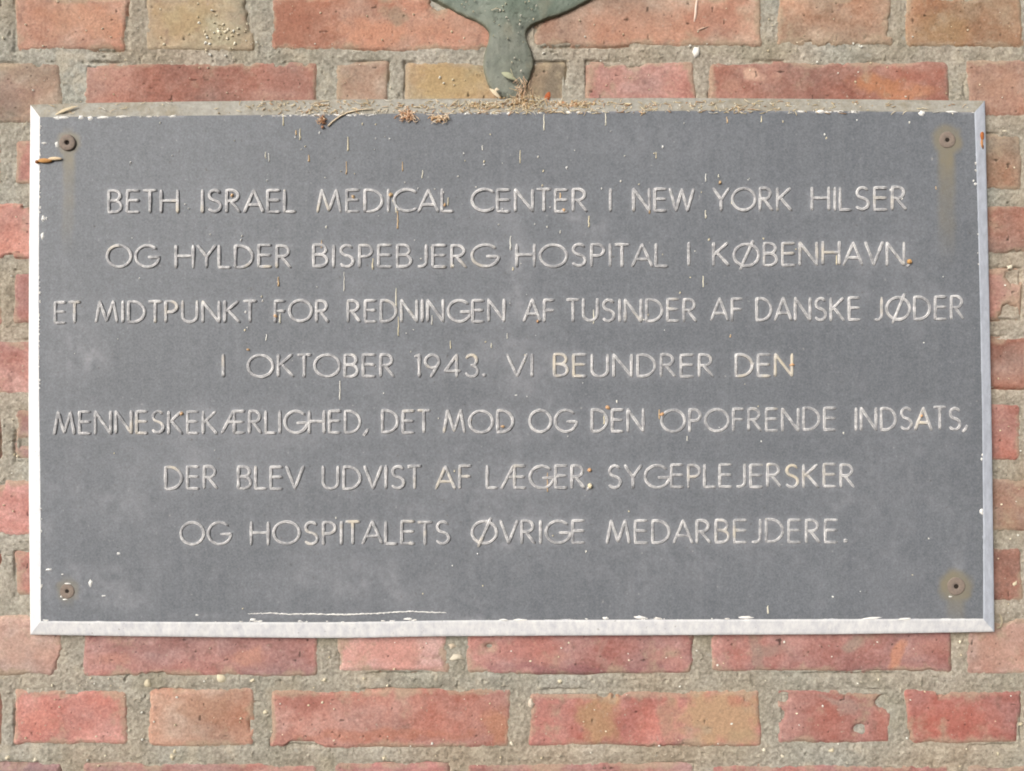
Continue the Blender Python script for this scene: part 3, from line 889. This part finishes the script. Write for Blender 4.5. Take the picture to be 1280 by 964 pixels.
# ---- paint chipped to bright metal along the inner rim and on the face
mb = MB()
W1, W2, W3 = alb(248, 246, 242), alb(232, 228, 222), alb(220, 206, 184)


def chips(pl, axis_, n, inward, dens, big):
    for i in range(n):
        t = random.random()
        if fbm(np.array([t * 900.]), np.array([n * 1.0]), 60, 3, n)[0] < dens: continue
        p = along(pl, np.array([t]), axis_)[0]
        r = random.uniform(.5, 1.4) * (random.choice([1, 1, 1, 1.5]) if big else 1)
        el = random.uniform(1.0, 3.2) if axis_ == 0 else random.uniform(.7, 1.2)
        d_ = random.uniform(0.2, 1.6)
        mb.flake(p[0] + inward[0] * d_, p[1] + inward[1] * d_, r * el, r * (.8 if axis_ == 0 else 1.6), Y_FACE - .0001,
                 random.choice([W1, W1, W2]), h=.0005, n=9, ang=random.uniform(-.15, .15))


chips(TOP_I, 0, 190, (0, 1), -.05, True)
chips(BOT_I, 0, 60, (0, -1), .2, True)
chips(LEF_I, 1, 90, (1, 0), .05, False)
chips(RIG_I, 1, 30, (-1, 0), .15, False)
for (x, y, rx, ry) in [(101, 147, 3, 2.6), (112.5, 147.5, 3.4, 2.8), (128, 147, 8, 2), (72, 147, 3, 2), (80, 147, 6, 1.5), (152, 145.6, 6, 1.3), (71, 181, 2.2, 4), (55, 179, 3, 1.4),
                       (54, 273, 2.4, 4), (53, 295, 2.2, 4.6), (58, 273, 1, 2), (61, 712, 4.4, 1.5), (113, 729, 2.6, 4.6), (148, 692, 2.5, 1.6), (78, 718, 2, .8), (130, 745, 3, 1),
                       (1152, 142, 4, 3.4), (1025, 140, 6, 2.4), (1002, 139.6, 5, 1.5), (1190, 140, 7, 1.5), (1227, 640, 2.4, 4), (1219, 230, 1.5, 1.6), (1217, 226, 1, 1.4),
                       (933, 772, 9, 2), (1090, 773, 12, 1.6), (1130, 774, 9, 1.4), (800, 772, 8, 2.2), (757, 773, 4, 2), (650, 775, 9, 1.4), (630, 775, 6, 1.2), (510, 774, 6, 1.6), (316, 775, 4, 2), (246, 769, 2, 1.2),
                       (84, 729.8, 4, .9), (81, 749.5, 3.5, .9), (76.5, 746, 1.5, 1.5), (1188, 746, 2.6, .9), (1041, 746, 1.5, 1.5), (645, 494, 2, .8)]:
    mb.flake(x, y, rx, ry, Y_FACE - .0002, W1, h=.0006, n=11, ang=random.uniform(-.12, .12), rough=.25)
ch = link("paint_chip", mb.mesh("paint_chip"), M_chip, plaque)
ch.data.transform(__import__("mathutils").Matrix.Translation(-Vector(OFF)))
ch["kind"] = "stuff"

# ---- thin white scratch near the lower edge
mb = MB()
pts = [(310, 767.5), (340, 766.5), (360, 768), (390, 767.6), (420, 768.4), (445, 768), (470, 767), (495, 765.3), (515, 764.2), (535, 765.4), (560, 766)]
P_ = np.array(pts, float); xx = np.arange(310, 560, 2.0); yy_ = np.interp(xx, P_[:, 0], P_[:, 1]) + np.array([random.gauss(0, .25) for _ in xx])
mb.tube([at(x, y, Y_FACE - .0001) for x, y in zip(xx, yy_)], [.0009 * random.uniform(.4, 1.1) * math.sin(math.pi * min(.97, max(.04, (x - 308) / 254))) ** .3 for x in xx], W1, 5)
sc_ = link("scratch", mb.mesh("scratch"), M_chip, plaque)
sc_.data.transform(__import__("mathutils").Matrix.Translation(-Vector(OFF)))

# ---- dried vertical runs and specks stuck to the face
mb = MB()
RUN = [(354, 150, 7), (375, 168, 7), (332, 194, 4), (336, 197, 5), (386, 198, 4), (435, 180, 9), (433, 210, 8), (503, 208, 6), (528, 218, 5), (603, 185, 3), (650, 196, 8), (680, 153, 10), (757, 149, 8), (820, 194, 4),
       (497, 275, 11), (495, 262, 4), (736, 277, 7), (700, 290, 2), (882, 268, 5), (879, 352, 7), (430, 352, 12), (638, 304, 9), (641, 336, 2), (495, 372, 12), (498, 408, 12), (563, 431, 5), (614, 432, 3), (634, 420, 3),
       (425, 488, 12), (348, 352, 6), (333, 422, 4), (684, 603, 12), (742, 396, 9), (656, 448, 5), (913, 420, 2), (960, 762, 5), (859, 548, 3), (882, 222, 5), (898, 220, 2), (909, 150, 4), (952, 149, 4), (1170, 235, 2),
       (370, 166, 3), (812, 260, 7), (824, 518, 6), (455, 255, 5), (540, 400, 6), (466, 330, 7), (780, 395, 4), (402, 305, 5), (915, 250, 5), (700, 245, 4), (560, 252, 5), (1046, 325, 6), (590, 395, 6), (755, 525, 5), (350, 398, 6)]
for (x, y, l) in RUN:
    colr = random.choice([alb(248, 242, 222), alb(240, 228, 196), alb(252, 248, 240), alb(250, 246, 236), alb(222, 190, 148)])
    n_ = max(4, int(l / 1.5)); r0 = random.uniform(.55, .95) * S
    mb.tube([at(x + random.gauss(0, .25), y - l + 2 * l * i / n_, Y_FACE - .0003 - (.0011 if 237 < y < 690 else 0) * 0) for i in range(n_ + 1)],
            [r0 * (.6 + .6 * i / n_) * random.uniform(.75, 1.2) for i in range(n_ + 1)], colr, 5)
for i in range(150):
    x, y = random.uniform(56, 1215), random.choice([random.uniform(150, 240), random.uniform(240, 440), random.uniform(440, 765)])
    if random.random() < .45: x = random.gauss(620, 190)
    if not (56 < x < 1215): continue
    r = random.uniform(.5, 1.25)
    mb.flake(x, y, r, r * random.uniform(.7, 1.8), Y_FACE - .0002, random.choice([alb(246, 242, 232), alb(232, 220, 190), alb(250, 248, 244)]), h=.0008, n=7)
for (x, y) in [(290, 244), (441, 246), (488, 244), (556, 256), (705, 263), (344, 395), (310, 437), (227, 517), (828, 518), (628, 533), (1152, 520), (737, 588), (900, 228), (990, 456), (760, 510), (672, 402)]:
    mb.flake(x, y, random.uniform(1.6, 3), random.uniform(1.6, 3), Y_FACE - .0008, alb(random.choice([(212, 168, 126), (204, 174, 134), (220, 182, 140)])), h=.0012, n=8)
dr = link("dried_run", mb.mesh("dried_run"), M_chip, plaque)
dr.data.transform(__import__("mathutils").Matrix.Translation(-Vector(OFF)))
dr["kind"] = "stuff"

# ---- four rusty screws
for (px, py, r, lift) in [(85, 179, 10, .0022), (1184, 175, 10, .0005), (84, 739, 9, .0004), (1195, 733, 11, .0005)]:
    bm = bmesh.new()
    prof = [(1.0, -.001), (1.0, lift * .7), (.9, lift), (.55, lift * 1.08), (.30, lift * 1.05), (.27, lift * .55), (.25, -.0006)]
    seg = 28; rings = []
    x0, y0, z0 = at(px, py, Y_FACE)
    for (q, hh) in prof:
        ring = []
        for k in range(seg):
            a = 2 * math.pi * k / seg
            rad_ = r * S * q * (1 + .02 * math.sin(3 * a + px) + random.uniform(-.012, .012))
            ring.append(bm.verts.new((x0 + rad_ * math.cos(a) - OFF[0], y0 - hh - OFF[1], z0 + rad_ * math.sin(a) - OFF[2])))
        rings.append(ring)
    for i in range(len(rings) - 1):
        for k in range(seg):
            bm.faces.new([rings[i][k], rings[i][(k + 1) % seg], rings[i + 1][(k + 1) % seg], rings[i + 1][k]])
    bmesh.ops.recalc_face_normals(bm, faces=bm.faces)
    me = bpy.data.meshes.new("screw"); bm.to_mesh(me); bm.free()
    me.polygons.foreach_set("use_smooth", [True] * len(me.polygons))
    so = link("screw", me, M_screw, plaque)
    bm = bmesh.new()
    vv = []
    for (q, hh) in ((.30, .0), (.18, lift * .2)):
        vv.append([bm.verts.new((x0 + r * S * q * math.cos(math.pi * k / 3) - OFF[0], y0 - .0003 - hh - OFF[1], z0 + r * S * q * math.sin(math.pi * k / 3) - OFF[2])) for k in range(6)])
    for k in range(6):
        bm.faces.new([vv[0][k], vv[0][(k + 1) % 6], vv[1][(k + 1) % 6], vv[1][k]])
    bm.faces.new(vv[1]); bmesh.ops.recalc_face_normals(bm, faces=bm.faces)
    me = bpy.data.meshes.new("socket"); bm.to_mesh(me); bm.free()
    link("socket", me, M_dark, so)

# ------------------------------------------------------------------ the patinated ornament above
OUT = [(470, -78), (490, -40), (520, -12), (545, 0), (555, 6), (574, 17), (595, 26), (604, 31), (609.5, 37), (611, 43), (609.5, 50), (605.5, 62), (603, 75), (604, 90), (609, 105),
       (617, 116), (628, 123), (640, 125), (650, 120), (660, 104), (665, 92), (668, 79), (666.5, 67), (662, 55), (657.5, 46), (659, 37), (666, 30), (680, 24), (698, 19), (717, 10), (736, 0),
       (762, -14), (792, -42), (806, -78)]
OP = np.array(OUT, float)
# round the traced corners
for _ in range(2):
    q = np.roll(OP, -1, 0)
    OP = np.stack([OP * .75 + q * .25, OP * .25 + q * .75], 1).reshape(-1, 2)
xs = np.arange(462, 815, 1.0); ys = np.arange(-84, 132, 1.0)
X, Yy = np.meshgrid(xs, ys)
dist = np.full(X.shape, 1e9); ins = np.zeros(X.shape, bool)
for a_, b_ in zip(OP, np.roll(OP, -1, 0)):
    e = b_ - a_
    t = np.clip(((X - a_[0]) * e[0] + (Yy - a_[1]) * e[1]) / (e @ e + 1e-9), 0, 1)
    dist = np.minimum(dist, np.hypot(X - a_[0] - t * e[0], Yy - a_[1] - t * e[1]))
    cr = ((a_[1] > Yy) != (b_[1] > Yy)) & (X < e[0] * (Yy - a_[1]) / (e[1] + 1e-12) + a_[0])
    ins ^= cr
sd = np.where(ins, dist, -dist) + fbm(X, Yy, 9, 3, 91) * .5
h = 0.0028 + .0030 * np.sqrt(np.clip(1 - (1 - np.clip(sd / 13, 0, 1)) ** 2, 0, 1)) + .0012 * sstep(0, 32, sd)
h = np.where(sd < 1.0, .0028 + (sd - 1.0) * .0042, h)
# raised rib down the middle of the tongue, softened towards the tip
h = h + .0016 * np.exp(-((X - 632) / 16) ** 2) * sstep(70, 20, Yy) if False else h + .0012 * np.exp(-((X - 630) / 22) ** 2) * (1 - sstep(10, 70, Yy))
h = h + fbm(X, Yy, 24, 5, 92, .65) * .0007 - .0008 * sstep(.9, .97, vnoise(X / 3.5, Yy / 3.5, 98))
c = np.broadcast_to(np.array([122, 127, 116.]), X.shape + (3,)).copy()
c += fbm(X, Yy, 40, 4, 93)[..., None] * np.array([13, 11, 12]) + fbm(X, Yy, 9, 4, 94)[..., None] * np.array([11, 10, 9]) + fbm(X, Yy * .3, 5, 3, 96)[..., None] * np.array([7, 7, 7])
c += (1 - sstep(0, 60, Yy))[..., None] * np.array([-3, 3, 2])
rim = (1 - sstep(0, 5, sd))[..., None] * .38
c = c * (1 - rim) + np.array([128, 122, 96.]) * rim
dkp = sstep(.4, .85, fbm(X, Yy, 12, 5, 97, .65))[..., None] * .45
c = c * (1 - dkp) + np.array([74, 78, 68.]) * dkp
buff = sstep(.2, .85, fbm(X, Yy * .6, 22, 5, 95, .65))[..., None] * .5
c = c * (1 - buff) + np.array([140, 136, 118.]) * buff
keep = sd > -2.2
ref = np.array([(640 - 640) * S, 0, (482 - 125) * S])
Yd = -h
f_ = (D - .006) / D
V = np.stack([(X - 640) * S * f_, Yd, (482 - Yy) * S * f_], -1).reshape(-1, 3) - ref
F = grid_faces(len(xs), len(ys), keep.ravel())[:, ::-1]
used = np.zeros(len(V), bool); used[F.ravel()] = True; remap = np.cumsum(used) - 1
orn = link("bronze_ornament", raw_mesh("bronze_ornament", V[used], remap[F], alb(np.clip(c, 20, 240)).reshape(-1, 3)[used]), M_bronze)
orn.location = ref
tag(orn, "green patinated bronze ornament ending in a rounded tongue above the plaque", "ornament")

# ------------------------------------------------------------------ litter on and around the plaque
STRAW = [(236, 220, 184), (220, 198, 158), (246, 232, 204), (204, 176, 138), (228, 204, 174)]


def ledge_Y(py):      # height of the bevelled top edge at a photo row
    t = min(1, max(0, (py - 124) / 17.0))
    return Y_OUT + (Y_FACE - Y_OUT) * t


def thing(name, mb, mat, label, cat, group=None, kind=None):
    v = np.array(mb.v); ref_ = np.array([v[:, 0].mean(), v[:, 1].max(), v[:, 2].min()])
    mb.v = [tuple(p) for p in (v - ref_)]
    o = link(name, mb.mesh(name), mat)
    o.location = ref_
    return tag(o, label, cat, group, kind)


def clump(cx, cy, rx, ry, n, ln, cols, Y0, thick=.0035, rad=.35):
    mb = MB()
    for i in range(n):
        x, y = random.gauss(cx, rx * .5), random.gauss(cy, ry * .5)
        a = random.uniform(0, math.tau); l = random.uniform(.4, 1) * ln
        bend = random.uniform(-.5, .5); Yb = (Y0(y) if callable(Y0) else Y0) - random.random() ** 1.5 * thick
        pts = []
        for k in range(5):
            t = k / 4 - .5
            pts.append(at(x + math.cos(a + bend * t) * l * t, y + math.sin(a + bend * t) * l * t * .8, Yb - .0006 * random.random()))
        mb.tube(pts, [rad * S * q for q in (.6, 1, 1.1, .9, .4)], alb(random.choice(cols)), 4)
    for i in range(n // 3):
        x, y = random.gauss(cx, rx * .45), random.gauss(cy, ry * .45)
        mb.flake(x, y, random.uniform(1, 2.6), random.uniform(.8, 1.8), (Y0(y) if callable(Y0) else Y0) - random.random() * thick * .6, alb(random.choice(cols)), h=.0012, n=7, ang=random.uniform(0, 3))
    return mb


m = clump(652, 127, 26, 9, 70, 22, STRAW + [(160, 132, 98), (190, 156, 116)], ledge_Y, .004)
for i in range(46):
    x, y = random.gauss(655, 6), random.uniform(98, 124)
    a = random.gauss(-1.6, .45); l = random.uniform(8, 18)
    m.tube([at(x + math.cos(a) * l * t, y + math.sin(a) * l * t * .7, -.010 - .004 * random.random() - .002 * t) for t in (-.4, 0, .4)], [.3 * S, .45 * S, .2 * S], alb(random.choice([(240, 208, 180), (246, 222, 194), (230, 196, 166), (214, 186, 154)])), 4)
thing("straw_tuft", m, M_litter, "fluffy tuft of pale straw on the top edge below the bronze ornament", "straw tuft")
m = clump(715, 131, 34, 5, 60, 14, STRAW + [(206, 150, 108), (176, 142, 104)], ledge_Y, .002)
thing("straw_litter", m, M_litter, "thin scatter of brown straw bits on the ledge right of the fluffy tuft", "straw litter")
m = clump(602, 133, 30, 5, 40, 16, STRAW + [(150, 124, 86)], ledge_Y, .002)
thing("straw_litter", m, M_litter, "sparse straw bits on the ledge left of the fluffy tuft", "straw litter")
m = clump(402, 150, 6, 6, 26, 11, [(190, 140, 106), (222, 186, 152), (160, 120, 92), (232, 204, 172)], Y_FACE - .0005, .003)
thing("leaf_scrap", m, M_litter, "small crumpled brown leaf scrap hanging at the left end of the curved straw", "leaf scrap")
m = clump(509, 145, 13, 8, 60, 13, [(236, 204, 174), (216, 170, 134), (246, 220, 192), (180, 140, 108)], Y_FACE + .001, .004, .5)
thing("leaf_scrap", m, M_litter, "largest crumpled tan leaf scrap on the plaque's upper rim", "leaf scrap")
m = clump(550, 148, 12, 4, 34, 13, [(236, 212, 180), (214, 176, 136), (248, 228, 200)], Y_FACE - .0005, .0025, .45)
thing("leaf_scrap", m, M_litter, "flat pale leaf scrap just right of the largest crumpled tan scrap", "leaf scrap")
mb = MB()
pts = [(410, 158), (416, 152), (424, 146), (434, 141), (446, 138), (458, 136.5), (466, 136)]
mb.tube([at(x, y, min(Y_FACE - .0006, ledge_Y(y) - .001)) for x, y in pts], [.9 * S, 1.1 * S, 1.1 * S, 1.0 * S, .95 * S, .8 * S, .5 * S], alb(222, 204, 176), 6)
thing("dry_straw", mb, M_litter, "long curved pale straw on the plaque's upper rim", "straw")
mb = MB()
mb.leaf(at(68, 144, Y_FACE + .001), at(97, 132.5, Y_OUT - .0035), 1.9 * S, alb(222, 206, 176), .0012)
thing("dry_straw", mb, M_litter, "short straight pale straw lying on the ledge at the upper left corner", "straw")
mb = MB()
mb.blob(at(56, 201, Y_FACE - .0016), (9 * S, .0016, 2.8 * S), alb(206, 154, 98), 12, 8, .12)
mb.blob(at(69, 198.5, Y_FACE - .0018), (8.5 * S, .0013, 2.1 * S), alb(236, 212, 178), 12, 8, .1)
mb.blob(at(46.5, 202.5, Y_FACE - .0008), (2.6 * S, .0014, 2.4 * S), alb(142, 92, 52), 10, 6, .12)
thing("seed_husk", mb, M_litter, "orange and cream seed husk lying across the left edge under a screw", "seed husk")
mb = MB()
mb.blob(at(1227.5, 170, -.0135), (2.6 * S, .0012, 5.5 * S), alb(176, 108, 62), 10, 7, .15)
mb.blob(at(1227, 179, -.0132), (1.8 * S, .001, 6.5 * S), alb(206, 150, 100), 10, 7, .15)
mb.blob(at(1228.5, 184, -.0130), (1.1 * S, .0008, 3 * S), alb(110, 70, 44), 8, 6, .15)
thing("seed_husk", mb, M_litter, "slim rust brown seed husk stuck to the upper right edge", "seed husk")
mb = MB()
mb.leaf(at(627, 91, -.0112), at(645, 100, -.0112), 3.6 * S, alb(176, 178, 150), .0012)
mb.tube([at(638, 86, -.011), at(641, 94, -.0112), at(645, 100, -.0118), at(650, 103, -.0112)], .4 * S, alb(190, 182, 150), 4)
thing("dry_leaf", mb, M_litter, "small pale green leaf on the tip of the bronze ornament", "leaf")
mb = MB()
mb.leaf(at(682, 128, -.0105), at(687, 115, -.0105), 3.4 * S, alb(178, 98, 62), .0015)
thing("dry_leaf", mb, M_litter, "small rusty red leaf beside the fluffy straw tuft", "leaf")
mb = MB()
mb.leaf(at(612, 111, -.0075), at(626, 124, -.0095), 2.4 * S, alb(222, 206, 178), .002)
mb.tube([at(614, 112, -.008), at(620, 116, -.010), at(622, 124, -.0095)], .9 * S, alb(120, 92, 60), 5)
mb.leaf(at(618, 113, -.0085), at(624, 112, -.009), 1.8 * S, alb(232, 216, 190), .001)
thing("bark_scrap", mb, M_litter, "curled cream and brown bark scrap left of the ornament's rounded tip", "bark scrap")
mb = MB()
mb.blob(at(737.5, 607.5, Y_FACE - .0018), (2.9 * S, .0019, 3.4 * S), alb(242, 228, 196), 12, 8, .08)
thing("seed_pellet", mb, M_litter, "cream pellet stuck on the comma of the sixth text line", "pellet")
mb = MB()
mb.blob(at(1137, 327, Y_FACE - .0016), (3.2 * S, .0018, 3.0 * S), alb(206, 160, 104), 12, 8, .1)
thing("seed_pellet", mb, M_litter, "orange brown pellet stuck on the comma of the second text line", "pellet")
mb = MB()
mb.tube([at(1249, 768, -.002), at(1252, 772, -.0045), at(1252.5, 778, -.005), at(1250.5, 783, -.0045), at(1246, 786, -.003)], [.7 * S, 1.1 * S, 1.2 * S, 1.1 * S, .7 * S], alb(176, 164, 140), 6)
thing("plant_tendril", mb, M_litter, "curled grey plant tendril in the mortar by the plaque's lower right corner", "tendril")
mb = MB()
mb.tube([at(757, 124, -.0105), at(760, 132, -.0135), at(761, 140, Y_FACE - .0006), at(757, 142, Y_FACE - .0006)], .6 * S, alb(240, 234, 220), 5)
mb = MB()
for i in range(70):
    x, y = random.uniform(575, 700), random.uniform(-6, 108)
    if y > 28 and not (612 < x < 656): continue
    q = random.uniform(.5, 1.2)
    mb.flake(x, y, q, q * random.uniform(.7, 1.6), -.0092, alb(random.choice([(222, 212, 184), (190, 186, 160), (242, 236, 222)])), h=.0008, n=7)
mb.tube([at(614, 13, -.0098), at(620, 10.5, -.0102), at(626, 11.5, -.0098)], .55 * S, alb(216, 206, 180), 5)
sp = link("pale_speck", mb.mesh("pale_speck"), M_chip, orn)
sp.data.transform(__import__("mathutils").Matrix.Translation(-Vector(ref)))
sp["kind"] = "stuff"
# fine crumbs all along the ledge, too many to count
mb = MB()
for i in range(760):
    x = random.choice([random.gauss(660, 90), random.gauss(660, 90), random.gauss(400, 40), random.gauss(900, 80), random.uniform(60, 1215)])
    if not (60 < x < 1210): continue
    y = random.uniform(126, 142); r = random.uniform(.4, 1.2)
    colr = alb(random.choice(STRAW + STRAW + [(250, 244, 230), (180, 146, 110), (206, 156, 116)]))
    if random.random() < .62:
        a, l = random.gauss(0, .8), random.uniform(1.5, 5.5); bd = random.uniform(-1.2, 1.2)
        mb.tube([at(x + math.cos(a) * l * t - math.sin(a) * bd * t * t, y + math.sin(a) * l * t * .7 + bd * t * t, ledge_Y(y + math.sin(a) * l * t * .7 + 1) - .0004 - .0006 * random.random()) for t in (-1, -.3, .4, 1)],
                [q * S * random.uniform(.8, 1.3) for q in (.2, .4, .42, .15)], colr, 4)
    else:
        mb.flake(x, y, r * random.uniform(.7, 1.6), r * .7, ledge_Y(y + 1) - .0003, colr, h=.0006, n=6, ang=random.uniform(0, 3))
thing("crumb_litter", mb, M_litter, "fine plant crumbs strewn along the plaque's dusty top edge", "crumbs", kind="stuff")
